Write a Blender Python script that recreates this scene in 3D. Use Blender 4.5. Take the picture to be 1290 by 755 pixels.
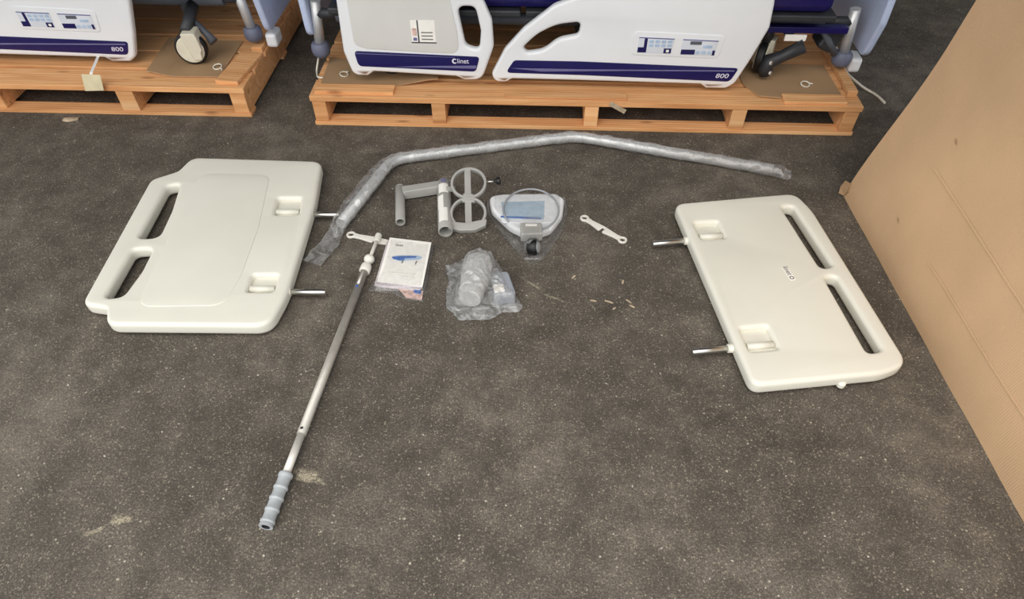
import bpy, bmesh, math, random
from mathutils import Vector, Matrix, noise
PI = math.pi
R = math.radians
scene = bpy.context.scene
for o in list(bpy.data.objects):
    bpy.data.objects.remove(o, do_unlink=True)
C = scene.collection

# ------------------------------------------------------------------ camera
cam_d = bpy.data.cameras.new('camera')
cam = bpy.data.objects.new('camera', cam_d); C.objects.link(cam)
cam.location = (0, 0, 1.5)
cam.rotation_euler = (R(90 - 50), 0, 0)
cam_d.sensor_width = 36
cam_d.lens = 829 / 1290 * 36
cam_d.shift_y = (452 - 377.5) / 1290
cam_d.clip_start = 0.02
scene.camera = cam

# ------------------------------------------------------------------ light
world = bpy.data.worlds.new('overcast'); scene.world = world
world.use_nodes = True
wn = world.node_tree
wn.nodes['Background'].inputs[0].default_value = (0.93, 0.97, 1.0, 1)
wn.nodes['Background'].inputs[1].default_value = 1.0
sun_d = bpy.data.lights.new('sun', 'SUN'); sun_d.energy = 1.7; sun_d.angle = R(70)
sun_d.color = (1.0, 0.94, 0.86)
sun = bpy.data.objects.new('sun', sun_d); C.objects.link(sun)
sun.rotation_euler = (R(28), R(-16), 0)
sun.location = (0, -3, 6)
vs = scene.view_settings
vs.view_transform = 'Standard'; vs.look = 'None'; vs.gamma = 1; vs.use_curve_mapping = False
vs.exposure = 0.38

# ------------------------------------------------------------------ materials
def srgb(r, g, b):
    f = lambda c: (c / 255 / 12.92) if c / 255 <= 0.04045 else ((c / 255 + 0.055) / 1.055) ** 2.4
    return (f(r), f(g), f(b), 1)
class NT:
    def __init__(s, name):
        s.m = bpy.data.materials.new(name); s.m.use_nodes = True
        s.t = s.m.node_tree; s.b = s.t.nodes['Principled BSDF']; s.out = s.t.nodes['Material Output']
    def n(s, kind, **kw):
        n = s.t.nodes.new(kind)
        for k, v in kw.items():
            if k in n.inputs.keys(): n.inputs[k].default_value = v
            else: setattr(n, k, v)
        return n
    def l(s, a, b): s.t.links.new(a, b)
    def math(s, op, a, b=None, clamp=False):
        n = s.t.nodes.new('ShaderNodeMath'); n.operation = op; n.use_clamp = clamp
        for i, v in enumerate((a, b)):
            if v is None: continue
            if hasattr(v, 'links'): s.l(v, n.inputs[i])
            else: n.inputs[i].default_value = v
        return n.outputs[0]
    def mix(s, f, a, b):
        n = s.t.nodes.new('ShaderNodeMix'); n.data_type = 'RGBA'
        for i, v in ((0, f), (6, a), (7, b)):
            if hasattr(v, 'links'): s.l(v, n.inputs[i])
            else: n.inputs[i].default_value = v
        return n.outputs[2]
    def ramp(s, fac, stops):
        n = s.t.nodes.new('ShaderNodeValToRGB'); e = n.color_ramp.elements
        while len(e) < len(stops): e.new(0.5)
        for i, (p, c) in enumerate(stops): e[i].position = p; e[i].color = c
        s.l(fac, n.inputs[0]); return n.outputs[0]
    def coord(s, scale=(1, 1, 1), rnd=False):
        tc = s.n('ShaderNodeTexCoord'); mp = s.n('ShaderNodeMapping'); mp.inputs['Scale'].default_value = scale
        s.l(tc.outputs['Object'], mp.inputs[0])
        if rnd:
            oi = s.n('ShaderNodeObjectInfo'); cv = s.n('ShaderNodeCombineXYZ')
            m = s.math('MULTIPLY', oi.outputs['Random'], 37.0)
            for i in range(3): s.l(m, cv.inputs[i])
            s.l(cv.outputs[0], mp.inputs['Location'])
        return mp.outputs[0]
    def bump(s, h, strength=0.3, dist=0.002):
        b = s.n('ShaderNodeBump', Strength=strength, Distance=dist)
        s.l(h, b.inputs['Height']); s.l(b.outputs[0], s.b.inputs['Normal'])
M = {}
def plain(key, col, rough=0.5, metal=0.0, var=0.06, scale=30, bump=0.0, spec=0.5):
    k = NT(key); k.b.inputs['Roughness'].default_value = rough; k.b.inputs['Metallic'].default_value = metal
    k.b.inputs['Specular IOR Level'].default_value = spec
    v = k.coord((1, 1, 1), True); nz = k.n('ShaderNodeTexNoise', Scale=scale, Detail=4.0); k.l(v, nz.inputs['Vector'])
    lo = tuple(c * (1 - var * 2) for c in col[:3]) + (1,); hi = tuple(min(1, c * (1 + var)) for c in col[:3]) + (1,)
    k.l(k.ramp(nz.outputs[0], [(0.3, lo), (0.7, hi)]), k.b.inputs['Base Color'])
    if bump: k.bump(nz.outputs[0], bump, 0.001)
    M[key] = k.m; return k.m
plain('cream_plastic', srgb(231, 228, 215), 0.38, var=0.015, scale=6)
plain('field_plastic', srgb(228, 225, 212), 0.42, var=0.015, scale=9)
plain('inset_plastic', srgb(214, 212, 207), 0.45, var=0.02, scale=9)
plain('panel_grey', srgb(216, 220, 228), 0.4, var=0.02)
plain('cup_grey', srgb(196, 196, 194), 0.45, var=0.04)
plain('adapter_grey', srgb(158, 163, 172), 0.45, var=0.04)
plain('print_faint', srgb(226, 219, 208), 0.7, var=0.02)
plain('white_plastic', srgb(232, 233, 235), 0.35, var=0.01, scale=8)
plain('wrench_plastic', srgb(232, 228, 218), 0.4, var=0.02)
plain('navy', srgb(26, 22, 84), 0.3, var=0.05)
plain('lilac', srgb(112, 110, 150), 0.35, var=0.05)
plain('lettering_white', srgb(225, 222, 235), 0.5, var=0.01)
plain('lettering_grey', srgb(112, 110, 104), 0.6, var=0.01)
plain('grey_plastic', srgb(170, 168, 163), 0.42, var=0.04, scale=18)
plain('grip_grey', srgb(176, 180, 183), 0.6, var=0.06, scale=60)
plain('tube_grey', srgb(160, 162, 166), 0.4, var=0.04)
plain('bumper_grey', srgb(104, 108, 128), 0.5, var=0.06)
plain('dark_grey', srgb(48, 49, 53), 0.5, var=0.08)
plain('mid_grey', srgb(86, 90, 98), 0.5, var=0.06)
plain('black', srgb(14, 14, 15), 0.45, var=0.08)
plain('steel', srgb(205, 203, 198), 0.28, 1.0, var=0.05, scale=50)
plain('alu', srgb(186, 181, 172), 0.42, 0.45, var=0.05, scale=40)
plain('alu_light', srgb(226, 222, 214), 0.45, 0.3, var=0.04)
plain('silver_tube', srgb(206, 206, 206), 0.35, 0.4, var=0.05, scale=30)
plain('paper', srgb(246, 242, 235), 0.7, var=0.02)
plain('page_edge', srgb(205, 196, 200), 0.8, var=0.1, scale=160)
plain('print_blue', srgb(70, 112, 185), 0.6, var=0.15, scale=120)
plain('print_pale', srgb(176, 196, 220), 0.6, var=0.08)
plain('print_red', srgb(224, 190, 180), 0.6, var=0.2, scale=90)
plain('screen_blue', srgb(178, 197, 212), 0.3, var=0.05)
plain('sheet_blue', srgb(196, 208, 236), 0.35, var=0.03)
plain('tie_white', srgb(226, 220, 204), 0.5, var=0.05)
plain('tag_paper', srgb(228, 214, 176), 0.8, var=0.05)
plain('caster_cream', srgb(222, 216, 196), 0.45, var=0.04)
plain('chip_pale', srgb(196, 176, 148), 0.9, var=0.2)

def wood(key, a, b, c):
    k = NT(key); k.b.inputs['Roughness'].default_value = 0.75; k.b.inputs['Specular IOR Level'].default_value = 0.25
    v = k.coord((1.3, 16, 16), True)
    n1 = k.n('ShaderNodeTexNoise', Scale=2.2, Detail=6.0, Distortion=0.6); k.l(v, n1.inputs['Vector'])
    wv = k.n('ShaderNodeTexWave', Scale=1.3, Distortion=5.0, Detail=3.0, bands_direction='Y'); k.l(v, wv.inputs['Vector'])
    f = k.math('ADD', k.math('MULTIPLY', n1.outputs[0], 0.75), k.math('MULTIPLY', wv.outputs['Fac'], 0.25))
    col = k.ramp(f, [(0.25, a), (0.5, b), (0.75, c)])
    v2 = k.coord((4.5, 14, 14), True); vo = k.n('ShaderNodeTexVoronoi', Scale=0.9); k.l(v2, vo.inputs['Vector'])
    kn = k.ramp(vo.outputs['Distance'], [(0.05, (1, 1, 1, 1)), (0.16, (0, 0, 0, 1))])
    col = k.mix(k.math('MULTIPLY', kn, 0.55), col, srgb(120, 66, 34))
    oi = k.n('ShaderNodeObjectInfo')
    hs = k.n('ShaderNodeHueSaturation'); k.l(col, hs.inputs['Color'])
    k.l(k.math('ADD', k.math('MULTIPLY', oi.outputs['Random'], 0.25), 0.86), hs.inputs['Value'])
    k.l(hs.outputs[0], k.b.inputs['Base Color']); k.bump(f, 0.35, 0.003)
    M[key] = k.m
wood('pine', srgb(200, 138, 88), srgb(226, 168, 114), srgb(238, 192, 142))

def carton(key, base):
    k = NT(key); k.b.inputs['Roughness'].default_value = 0.8; k.b.inputs['Specular IOR Level'].default_value = 0.2
    v = k.coord((1, 1, 1)); n1 = k.n('ShaderNodeTexNoise', Scale=3.0, Detail=5.0); k.l(v, n1.inputs['Vector'])
    n2 = k.n('ShaderNodeTexNoise', Scale=220.0, Detail=2.0); k.l(v, n2.inputs['Vector'])
    f = k.math('ADD', k.math('MULTIPLY', n1.outputs[0], 0.7), k.math('MULTIPLY', n2.outputs[0], 0.3))
    lo = tuple(c * 0.86 for c in base[:3]) + (1,); hi = tuple(c * 1.1 for c in base[:3]) + (1,)
    k.l(k.ramp(f, [(0.3, lo), (0.7, hi)]), k.b.inputs['Base Color'])
    wv = k.n('ShaderNodeTexWave', Scale=45.0, bands_direction='Y'); k.l(v, wv.inputs['Vector'])
    k.bump(k.math('ADD', k.math('MULTIPLY', wv.outputs['Fac'], 0.25), n1.outputs[0]), 0.25, 0.004)
    M[key] = k.m
carton('carton', srgb(217, 180, 141))
carton('carton_grey', srgb(172, 140, 106))

def film(key, tint, haze, gloss=0.35, rough=0.16, wr=60, bs=0.6):
    k = NT(key); t = k.t
    tr = k.n('ShaderNodeBsdfTransparent'); tr.inputs[0].default_value = (0.97, 0.97, 0.97, 1)
    gl = k.n('ShaderNodeBsdfGlossy', Roughness=rough); gl.inputs['Color'].default_value = (1, 1, 1, 1)
    df = k.n('ShaderNodeBsdfDiffuse'); df.inputs['Color'].default_value = tint
    tl = k.n('ShaderNodeBsdfTranslucent'); tl.inputs['Color'].default_value = tint
    v = k.coord((1, 1, 1)); nz = k.n('ShaderNodeTexNoise', Scale=float(wr), Detail=1.0, Distortion=1.6); k.l(v, nz.inputs['Vector'])
    bp = k.n('ShaderNodeBump', Strength=bs, Distance=0.004); k.l(nz.outputs[0], bp.inputs['Height'])
    for x in (gl, df): k.l(bp.outputs[0], x.inputs['Normal'])
    a1 = k.n('ShaderNodeMixShader'); a1.inputs[0].default_value = 0.5; k.l(df.outputs[0], a1.inputs[1]); k.l(tl.outputs[0], a1.inputs[2])
    fr = k.n('ShaderNodeLayerWeight', Blend=0.35); k.l(bp.outputs[0], fr.inputs['Normal'])
    g = k.math('ADD', k.math('MULTIPLY', fr.outputs['Facing'], gloss), 0.05, True)
    h = k.math('MULTIPLY', k.ramp(nz.outputs[0], [(0.35, (0.25, 0.25, 0.25, 1)), (0.7, (1, 1, 1, 1))]), haze)
    m1 = k.n('ShaderNodeMixShader'); k.l(h, m1.inputs[0]); k.l(tr.outputs[0], m1.inputs[1]); k.l(a1.outputs[0], m1.inputs[2])
    m2 = k.n('ShaderNodeMixShader'); k.l(g, m2.inputs[0]); k.l(m1.outputs[0], m2.inputs[1]); k.l(gl.outputs[0], m2.inputs[2])
    k.l(m2.outputs[0], k.out.inputs[0]); t.nodes.remove(k.b); M[key] = k.m
film('film_clear', (0.78, 0.78, 0.77, 1), 0.13, 0.10, 0.2, 22, 0.25)
film('film_hazy', (0.78, 0.78, 0.775, 1), 0.62, 0.22, 0.2, 20, 0.4)
film('film_sleeve', (0.78, 0.775, 0.76, 1), 0.44, 0.28, 0.18, 20, 0.4)

def asphalt():
    k = NT('asphalt'); k.b.inputs['Roughness'].default_value = 0.85; k.b.inputs['Specular IOR Level'].default_value = 0.25
    v = k.coord((1, 1, 1))
    big = k.n('ShaderNodeTexNoise', Scale=1.6, Detail=4.0, Roughness=0.6); k.l(v, big.inputs['Vector'])
    mid = k.n('ShaderNodeTexNoise', Scale=9.0, Detail=5.0, Roughness=0.65); k.l(v, mid.inputs['Vector'])
    fine = k.n('ShaderNodeTexNoise', Scale=190.0, Detail=3.0, Roughness=0.7); k.l(v, fine.inputs['Vector'])
    f = k.math('ADD', k.math('MULTIPLY', big.outputs[0], 0.35), k.math('ADD', k.math('MULTIPLY', mid.outputs[0], 0.3), k.math('MULTIPLY', fine.outputs[0], 0.35)))
    col = k.ramp(f, [(0.36, srgb(62, 57, 51)), (0.5, srgb(91, 84, 76)), (0.66, srgb(136, 127, 115))])
    dn = k.n('ShaderNodeTexNoise', Scale=150.0, Detail=2.0); k.l(v, dn.inputs['Vector'])
    dv = k.n('ShaderNodeVectorMath', operation='MULTIPLY_ADD'); k.l(dn.outputs['Color'], dv.inputs[0]); dv.inputs[1].default_value = (0.006, 0.006, 0.006); k.l(v, dv.inputs[2])
    vd = dv.outputs[0]
    # pale aggregate: two sizes of stone showing at the worn surface
    for sc, thr, wdt, c, amt in ((165.0, 0.87, 0.42, srgb(176, 165, 147), 0.6), (80.0, 0.97, 0.24, srgb(214, 205, 188), 0.8), (280.0, 0.70, 0.5, srgb(150, 140, 125), 0.55), (320.0, 0.72, 0.5, srgb(48, 44, 40), 0.5)):
        vo = k.n('ShaderNodeTexVoronoi', Scale=sc); k.l(vd, vo.inputs['Vector'])
        sp = k.n('ShaderNodeSeparateColor'); k.l(vo.outputs['Color'], sp.inputs[0])
        pick = k.math('GREATER_THAN', k.math('ADD', sp.outputs[0], k.math('MULTIPLY', k.math('SUBTRACT', mid.outputs[0], 0.5), 0.5)), thr)
        near = k.ramp(vo.outputs['Distance'], [(wdt * 0.55, (1, 1, 1, 1)), (wdt * 1.15, (0, 0, 0, 1))])
        col = k.mix(k.math('MULTIPLY', k.math('MULTIPLY', pick, near), amt), col, c)
    # worn and stained patches with a shape of their own: (x, y, rx, ry, angle, colour, strength)
    def patch(col, x, y, rx, ry, ang, c, amt, rag=0.9):
        mp = k.n('ShaderNodeMapping', vector_type='TEXTURE'); mp.inputs['Location'].default_value = (x, y, 0)
        mp.inputs['Rotation'].default_value = (0, 0, ang); mp.inputs['Scale'].default_value = (rx, ry, 1)
        k.l(v, mp.inputs[0]); ln = k.n('ShaderNodeVectorMath', operation='LENGTH'); k.l(mp.outputs[0], ln.inputs[0])
        pn = k.n('ShaderNodeTexNoise', Scale=38.0, Detail=5.0); k.l(v, pn.inputs['Vector'])
        d = k.math('ADD', ln.outputs['Value'], k.math('MULTIPLY', k.math('SUBTRACT', pn.outputs[0], 0.5), rag * 3))
        msk = k.ramp(d, [(0.35, (1, 1, 1, 1)), (0.95, (0, 0, 0, 1))])
        return k.mix(k.math('MULTIPLY', msk, k.math('MULTIPLY', k.ramp(fine.outputs[0], [(0.38, (0.15, 0.15, 0.15, 1)), (0.62, (1, 1, 1, 1))]), amt)), col, c)
    pale = srgb(206, 194, 166); dark = srgb(46, 41, 37)
    for a in ((-0.53, 0.862, 0.05, 0.02, -0.5, pale, 0.75), (-0.965, 0.735, 0.035, 0.016, 0.1, pale, 0.8), (-1.01, 0.715, 0.035, 0.008, 0.6, pale, 0.7),
              (0.06, 1.585, 0.045, 0.006, -0.75, pale, 0.5), (0.135, 1.515, 0.06, 0.005, -0.5, pale, 0.5),
              (0.48, 1.17, 0.10, 0.03, -0.45, dark, 0.55), (0.58, 1.06, 0.06, 0.025, -0.6, dark, 0.6), (0.31, 0.76, 0.03, 0.045, 0, dark, 0.4),
              (-0.17, 1.30, 0.09, 0.06, 0, dark, 0.35), (-0.53, 2.33, 0.05, 0.02, 0, dark, 0.6), (0.32, 1.02, 0.2, 0.12, 0.3, dark, 0.2),
              (1.15, 1.0, 0.06, 0.08, 0.4, dark, 0.45)):
        col = patch(col, *a)
    k.l(col, k.b.inputs['Base Color'])
    vb = k.n('ShaderNodeTexVoronoi', Scale=130.0); k.l(v, vb.inputs['Vector'])
    k.bump(k.math('ADD', k.math('MULTIPLY', fine.outputs[0], 1.0), k.math('MULTIPLY', vb.outputs['Distance'], -0.6)), 0.55, 0.004)
    M['asphalt'] = k.m
asphalt()

# ------------------------------------------------------------------ helpers
def link(o, parent=None):
    C.objects.link(o)
    if parent: o.parent = parent
    return o
def thing(name, label, cat, loc=(0, 0, 0), rotz=0, group=None):
    o = bpy.data.objects.new(name, None); C.objects.link(o); o.empty_display_size = 0.1
    o.location = loc; o.rotation_euler = (0, 0, rotz); tag(o, label, cat, group); return o
def tag(o, label, cat, group=None):
    o['label'] = label; o['category'] = cat
    if group: o['group'] = group
    return o
def smooth(me, on=True):
    me.polygons.foreach_set('use_smooth', [on] * len(me.polygons))
def from_py(name, v, f, mat, parent=None, sm=True, loc=(0, 0, 0)):
    me = bpy.data.meshes.new(name); me.from_pydata([tuple(p) for p in v], [], f); me.update()
    bm = bmesh.new(); bm.from_mesh(me); bmesh.ops.recalc_face_normals(bm, faces=bm.faces); bm.to_mesh(me); bm.free()
    if sm: smooth(me)
    me.materials.append(M[mat]); o = bpy.data.objects.new(name, me); o.location = loc
    return link(o, parent)
_boxes = {}
def box_mesh(name, sx, sy, sz, mat, bev):
    key = (name, round(sx, 4), round(sy, 4), round(sz, 4), mat, bev)
    if key in _boxes: return _boxes[key]
    bm = bmesh.new(); bmesh.ops.create_cube(bm, size=1)
    bmesh.ops.scale(bm, vec=(sx, sy, sz), verts=bm.verts)
    if bev: bmesh.ops.bevel(bm, geom=bm.edges[:], offset=bev, segments=2, profile=0.5, affect='EDGES')
    me = bpy.data.meshes.new(name); bm.to_mesh(me); bm.free(); me.materials.append(M[mat]); _boxes[key] = me
    return me
def box(name, lo, hi, mat, parent=None, bev=0.002, rot=(0, 0, 0)):
    s = [hi[i] - lo[i] for i in range(3)]
    o = bpy.data.objects.new(name, box_mesh(name, *s, mat, bev)); o.location = [(hi[i] + lo[i]) / 2 for i in range(3)]
    o.rotation_euler = rot; return link(o, parent)
def rpoly(pts, n=6):
    """polygon with rounded corners; pts are (x, y, radius)"""
    out = []; N = len(pts)
    for i in range(N):
        p = Vector(pts[i][:2]); r = pts[i][2] if len(pts[i]) > 2 else 0
        a = Vector(pts[i - 1][:2]) - p; b = Vector(pts[(i + 1) % N][:2]) - p
        if r <= 0: out.append(tuple(p)); continue
        la, lb = a.length, b.length; a.normalize(); b.normalize()
        ang = a.angle(b) if a.length and b.length else PI
        t = min(r / max(math.tan(ang / 2), 1e-4), la * 0.48, lb * 0.48)
        p0 = p + a * t; p1 = p + b * t
        for j in range(n + 1):
            u = j / n; out.append(tuple((1 - u) ** 2 * p0 + 2 * u * (1 - u) * p + u * u * p1))
    return out
def circle(x, y, r, n=32, ry=None):
    return [(x + r * math.cos(2 * PI * i / n), y + (ry or r) * math.sin(2 * PI * i / n)) for i in range(n)]
def plate(name, outline, holes, thick, bev, mat, parent=None, mtx=None, res=4, loc=(0, 0, 0)):
    """flat slab in local XY, mid-plane at z = 0, with through holes and rounded rims"""
    cu = bpy.data.curves.new(name, 'CURVE'); cu.dimensions = '2D'; cu.fill_mode = 'BOTH'
    for poly in [outline] + list(holes):
        s = cu.splines.new('POLY'); s.points.add(len(poly) - 1); s.use_cyclic_u = True
        for i, p in enumerate(poly): s.points[i].co = (p[0], p[1], 0, 1)
    cu.extrude = max(thick / 2 - bev, 0.0002); cu.bevel_depth = bev; cu.bevel_resolution = res; cu.offset = -bev
    ob = bpy.data.objects.new(name, cu); C.objects.link(ob)
    dg = bpy.context.evaluated_depsgraph_get(); me = bpy.data.meshes.new_from_object(ob.evaluated_get(dg))
    bpy.data.objects.remove(ob); bpy.data.curves.remove(cu)
    bm = bmesh.new(); bm.from_mesh(me); bmesh.ops.remove_doubles(bm, verts=bm.verts, dist=1e-5)
    bmesh.ops.recalc_face_normals(bm, faces=bm.faces); bm.to_mesh(me); bm.free()
    if mtx: me.transform(mtx)
    smooth(me); me.materials.clear(); me.materials.append(M[mat]); me.name = name
    o = bpy.data.objects.new(name, me); o.location = loc; return link(o, parent)
def text(name, s, size, mtx, mat, parent, depth=0.0006, shear=0.0, sx=1.0):
    cu = bpy.data.curves.new(name, 'FONT'); cu.body = s; cu.size = size; cu.extrude = depth; cu.align_x = 'CENTER'; cu.align_y = 'CENTER'; cu.shear = shear
    ob = bpy.data.objects.new(name, cu); C.objects.link(ob)
    dg = bpy.context.evaluated_depsgraph_get(); me = bpy.data.meshes.new_from_object(ob.evaluated_get(dg))
    bpy.data.objects.remove(ob); bpy.data.curves.remove(cu)
    me.transform(mtx @ Matrix.Diagonal((sx, 1, 1, 1))); me.materials.clear(); me.materials.append(M[mat])
    o = bpy.data.objects.new(name, me); return link(o, parent)
def sweep(name, pts, rad, mat, parent=None, n=16, cap=True, flat=None, side=None, wob=0.0, seed=0, loc=(0, 0, 0), hollow=0.0):
    """tube along a path; rad one radius or one per point; flat = vertical half-height per point (ellipse); side = lateral offset"""
    P = [Vector(p) for p in pts]; K = len(P)
    rs = rad if isinstance(rad, (list, tuple)) else [rad] * K
    v = []; f = []
    up0 = Vector((0, 0, 1)); prev = None
    for i in range(K):
        t = (P[min(i + 1, K - 1)] - P[max(i - 1, 0)]).normalized()
        if prev is None: u = up0 if abs(t.z) < 0.9 else Vector((1, 0, 0))
        else: u = prev
        u = (u - t * u.dot(t)).normalized(); prev = u if flat is None else up0; s = t.cross(u)
        a = rs[i]; b = flat[i] if flat else a; off = side[i] if side else 0
        for j in range(n):
            th = 2 * PI * j / n; q = P[i] + s * (a * math.cos(th) + off) + u * (b * math.sin(th))
            if wob:
                d = noise.noise(q * 28 + Vector((seed, 0, 0))) * wob + noise.noise(q * 75 + Vector((0, seed, 0))) * wob * 0.5
                q += s * math.cos(th) * d + u * math.sin(th) * d * min(1, b / 0.02)
            v.append(q)
    for i in range(K - 1):
        for j in range(n):
            f.append((i * n + j, i * n + (j + 1) % n, (i + 1) * n + (j + 1) % n, (i + 1) * n + j))
    if cap:
        f.append(tuple(range(n - 1, -1, -1))); f.append(tuple(range((K - 1) * n, K * n)))
    if wob: v = [Vector((q.x, q.y, max(q.z, 0.0015))) for q in v]
    o = from_py(name, v, f, mat, parent, True, loc)
    if cap:
        for p in o.data.polygons[-2:]: p.use_smooth = False
        for p in o.data.polygons:
            if len(p.vertices) > 4: p.use_smooth = False
    return o
def pipe(name, a, b, ro, ri, mat, parent=None, n=28):
    """hollow straight pipe from a to b"""
    a = Vector(a); b = Vector(b); t = (b - a).normalized(); u = Vector((0, 0, 1)) if abs(t.z) < 0.9 else Vector((1, 0, 0))
    u = (u - t * u.dot(t)).normalized(); s = t.cross(u); v = []; f = []
    e = 0.0012
    rings = [(a, ro - e), (a + t * e, ro), (b - t * e, ro), (b, ro - e), (b, ri), (a, ri)]
    for c, r in rings:
        for j in range(n):
            th = 2 * PI * j / n; v.append(c + s * r * math.cos(th) + u * r * math.sin(th))
    K = len(rings)
    for i in range(K):
        for j in range(n):
            i2 = (i + 1) % K; f.append((i * n + j, i * n + (j + 1) % n, i2 * n + (j + 1) % n, i2 * n + j))
    o = from_py(name, v, f, mat, parent, True)
    o.data.set_sharp_from_angle(angle=R(50))
    return o
def lathe(name, prof, mat, parent, mtx, n=28):
    v = []; f = []; K = len(prof)
    for r, z in prof:
        for j in range(n):
            th = 2 * PI * j / n; v.append(mtx @ Vector((r * math.cos(th), r * math.sin(th), z)))
    for i in range(K - 1):
        for j in range(n): f.append((i * n + j, i * n + (j + 1) % n, (i + 1) * n + (j + 1) % n, (i + 1) * n + j))
    f.append(tuple(range(n))); f.append(tuple(range((K - 1) * n, K * n)))
    o = from_py(name, v, f, mat, parent, True)
    me = o.data
    bm = bmesh.new(); bm.from_mesh(me); bmesh.ops.remove_doubles(bm, verts=bm.verts, dist=1e-6); bm.to_mesh(me); bm.free()
    me.set_sharp_from_angle(angle=R(40)); return o
def align(p, d):
    """matrix taking local +Z to direction d at point p"""
    return Matrix.Translation(p) @ Vector(d).to_track_quat('Z', 'Y').to_matrix().to_4x4()
def rect(x0, y0, x1, y1, r=0.0): return rpoly([(x0, y0, r), (x1, y0, r), (x1, y1, r), (x0, y1, r)])
def bag(name, outline, centre, hfun, mat, seed, rings=46, per=200, crumple=0.004, freq=45, parent=None, edge=0.0025):
    """closed crumpled film bag: top follows what lies in it, bottom on the ground"""
    n = len(outline); L = [0]
    for i in range(n): L.append(L[-1] + (Vector(outline[(i + 1) % n]) - Vector(outline[i])).length)
    bd = []
    for j in range(per):
        s = L[-1] * j / per; i = max(q for q in range(n) if L[q] <= s + 1e-9); u = (s - L[i]) / (L[i + 1] - L[i])
        bd.append(Vector(outline[i]).lerp(Vector(outline[(i + 1) % n]), u))
    c = Vector(centre); v = []; f = []
    def ridge(x, y, fr):
        return 1 - abs(noise.noise(Vector((x * fr, y * fr, seed)))) * 2
    for i in range(1, rings + 1):
        r = i / rings
        for j in range(per):
            p = c + (bd[j] - c) * r; k = 1 - r ** 6
            if i == rings: p += (bd[j] - c).normalized() * noise.noise(Vector((bd[j].x * 60, bd[j].y * 60, seed))) * 0.004
            h = hfun(p.x, p.y) * k + edge
            cr = (ridge(p.x, p.y, freq * 0.45) * 0.7 + ridge(p.x + 3, p.y, freq) * 0.5) * crumple * (0.35 + 0.65 * k)
            v.append((p.x, p.y, max(h + cr, edge)))
    for i in range(rings - 1):
        for j in range(per): f.append((i * per + j, i * per + (j + 1) % per, (i + 1) * per + (j + 1) % per, (i + 1) * per + j))
    v.append((c.x, c.y, hfun(c.x, c.y) + edge)); t = len(v) - 1
    for j in range(per): f.append((t, j, (j + 1) % per))
    b0 = (rings - 1) * per; base = len(v)
    for j in range(per):
        p = c + (bd[j] - c) * 0.97; v.append((p.x, p.y, 0.0012))
    for j in range(per): f.append((b0 + j, b0 + (j + 1) % per, base + (j + 1) % per, base + j))
    f.append(tuple(range(base, base + per)))
    return from_py(name, v, f, mat, parent, True)
def sst(a, b, x):
    t = min(1, max(0, (x - a) / (b - a))); return t * t * (3 - 2 * t)

# ------------------------------------------------------------------ the setting
fl = from_py('floor', [(-9, -5, 0), (9, -5, 0), (9, 11, 0), (-9, 11, 0)], [(0, 1, 2, 3)], 'asphalt', None, False)
fl['kind'] = 'structure'; fl['label'] = 'worn dark grey-brown asphalt yard with pale aggregate flecks'

def slab(name, lo, hi, mat, label):
    o = box(name, lo, hi, mat, None, 0.0); o['kind'] = 'structure'; o['label'] = label; return o
slab('shade_canopy', (-9, 1.15, 3.0), (9, 11, 3.2), 'mid_grey', 'unseen canopy roof added to shade the ground towards the beds')  # out of view, added so the ground darkens towards the beds
slab('shade_wall', (-9, 10.8, 0), (9, 11, 3.0), 'mid_grey', 'unseen back wall added behind the shading canopy')  # unseen too, added with the canopy to hold back light from behind
# ------------------------------------------------------------------ pallets
def pallet(label, loc, rotz, length, depth, stringers):
    t = thing('pallet', label, 'pallet', loc, rotz, 'pine pallets under the beds')
    BT, SH, DT = 0.016, 0.09, 0.022
    for x0, x1 in stringers: box('stringer', (x0, 0.004, BT), (x1, depth - 0.004, BT + SH), 'pine', t, 0.003)
    for y0 in (0.0, depth / 2 - 0.035, depth - 0.068): box('bottom_board', (0, y0, 0), (length, y0 + 0.068, BT), 'pine', t, 0.002)
    nb = 7; gap = (depth - nb * 0.14) / (nb - 1)
    for i in range(nb):
        y0 = i * (0.14 + gap); box('deck_board', (0, y0, BT + SH), (length, y0 + 0.14, BT + SH + DT), 'pine', t, 0.002)
    return t
rot = R(-2.2)
pal1 = pallet('long pine pallet behind the bent tube, under the bed with two white side rails', (-0.832, 2.553, 0), rot, 2.245, 1.12,
              [(0.005, 0.062), (0.5, 0.557), (1.131, 1.188), (1.73, 1.79), (2.183, 2.24)])
pal2 = pallet('pine pallet in the upper left corner with a cream caster standing on it', (-1.117 - 2.245 * math.cos(rot), 2.614 - 2.245 * math.sin(rot), 0), rot, 2.245, 1.12,
              [(0.005, 0.062), (0.51, 0.57), (1.12, 1.18), (1.69, 1.765), (2.176, 2.24)])
TOP = 0.128
# loose timber nailed on the decks
box('side_batten', (2.200, 0.085, TOP), (2.240, 1.0, TOP + 0.022), 'pine', pal1, 0.003)
box('patch_block', (0.02, 0.02, TOP), (0.345, 0.085, TOP + 0.012), 'pine', pal1, 0.002)
box('patch_block', (0.80, 0.015, TOP), (1.30, 0.07, TOP + 0.006), 'pine', pal1, 0.002)
box('patch_block', (1.93, 0.01, TOP), (2.18, 0.075, TOP + 0.012), 'pine', pal1, 0.002)
box('patch_block', (2.135, 0.03, TOP), (2.235, 0.30, TOP + 0.016), 'pine', pal2, 0.003, (0, 0, R(-7)))
box('side_batten', (2.19, 0.32, TOP), (2.238, 1.08, TOP + 0.022), 'pine', pal2, 0.003)
sp_ = box('splinter', (1.225, -0.006, 0.098), (1.30, -0.001, 0.116), 'chip_pale', pal1, 0.001, (0, R(28), 0))

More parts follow.
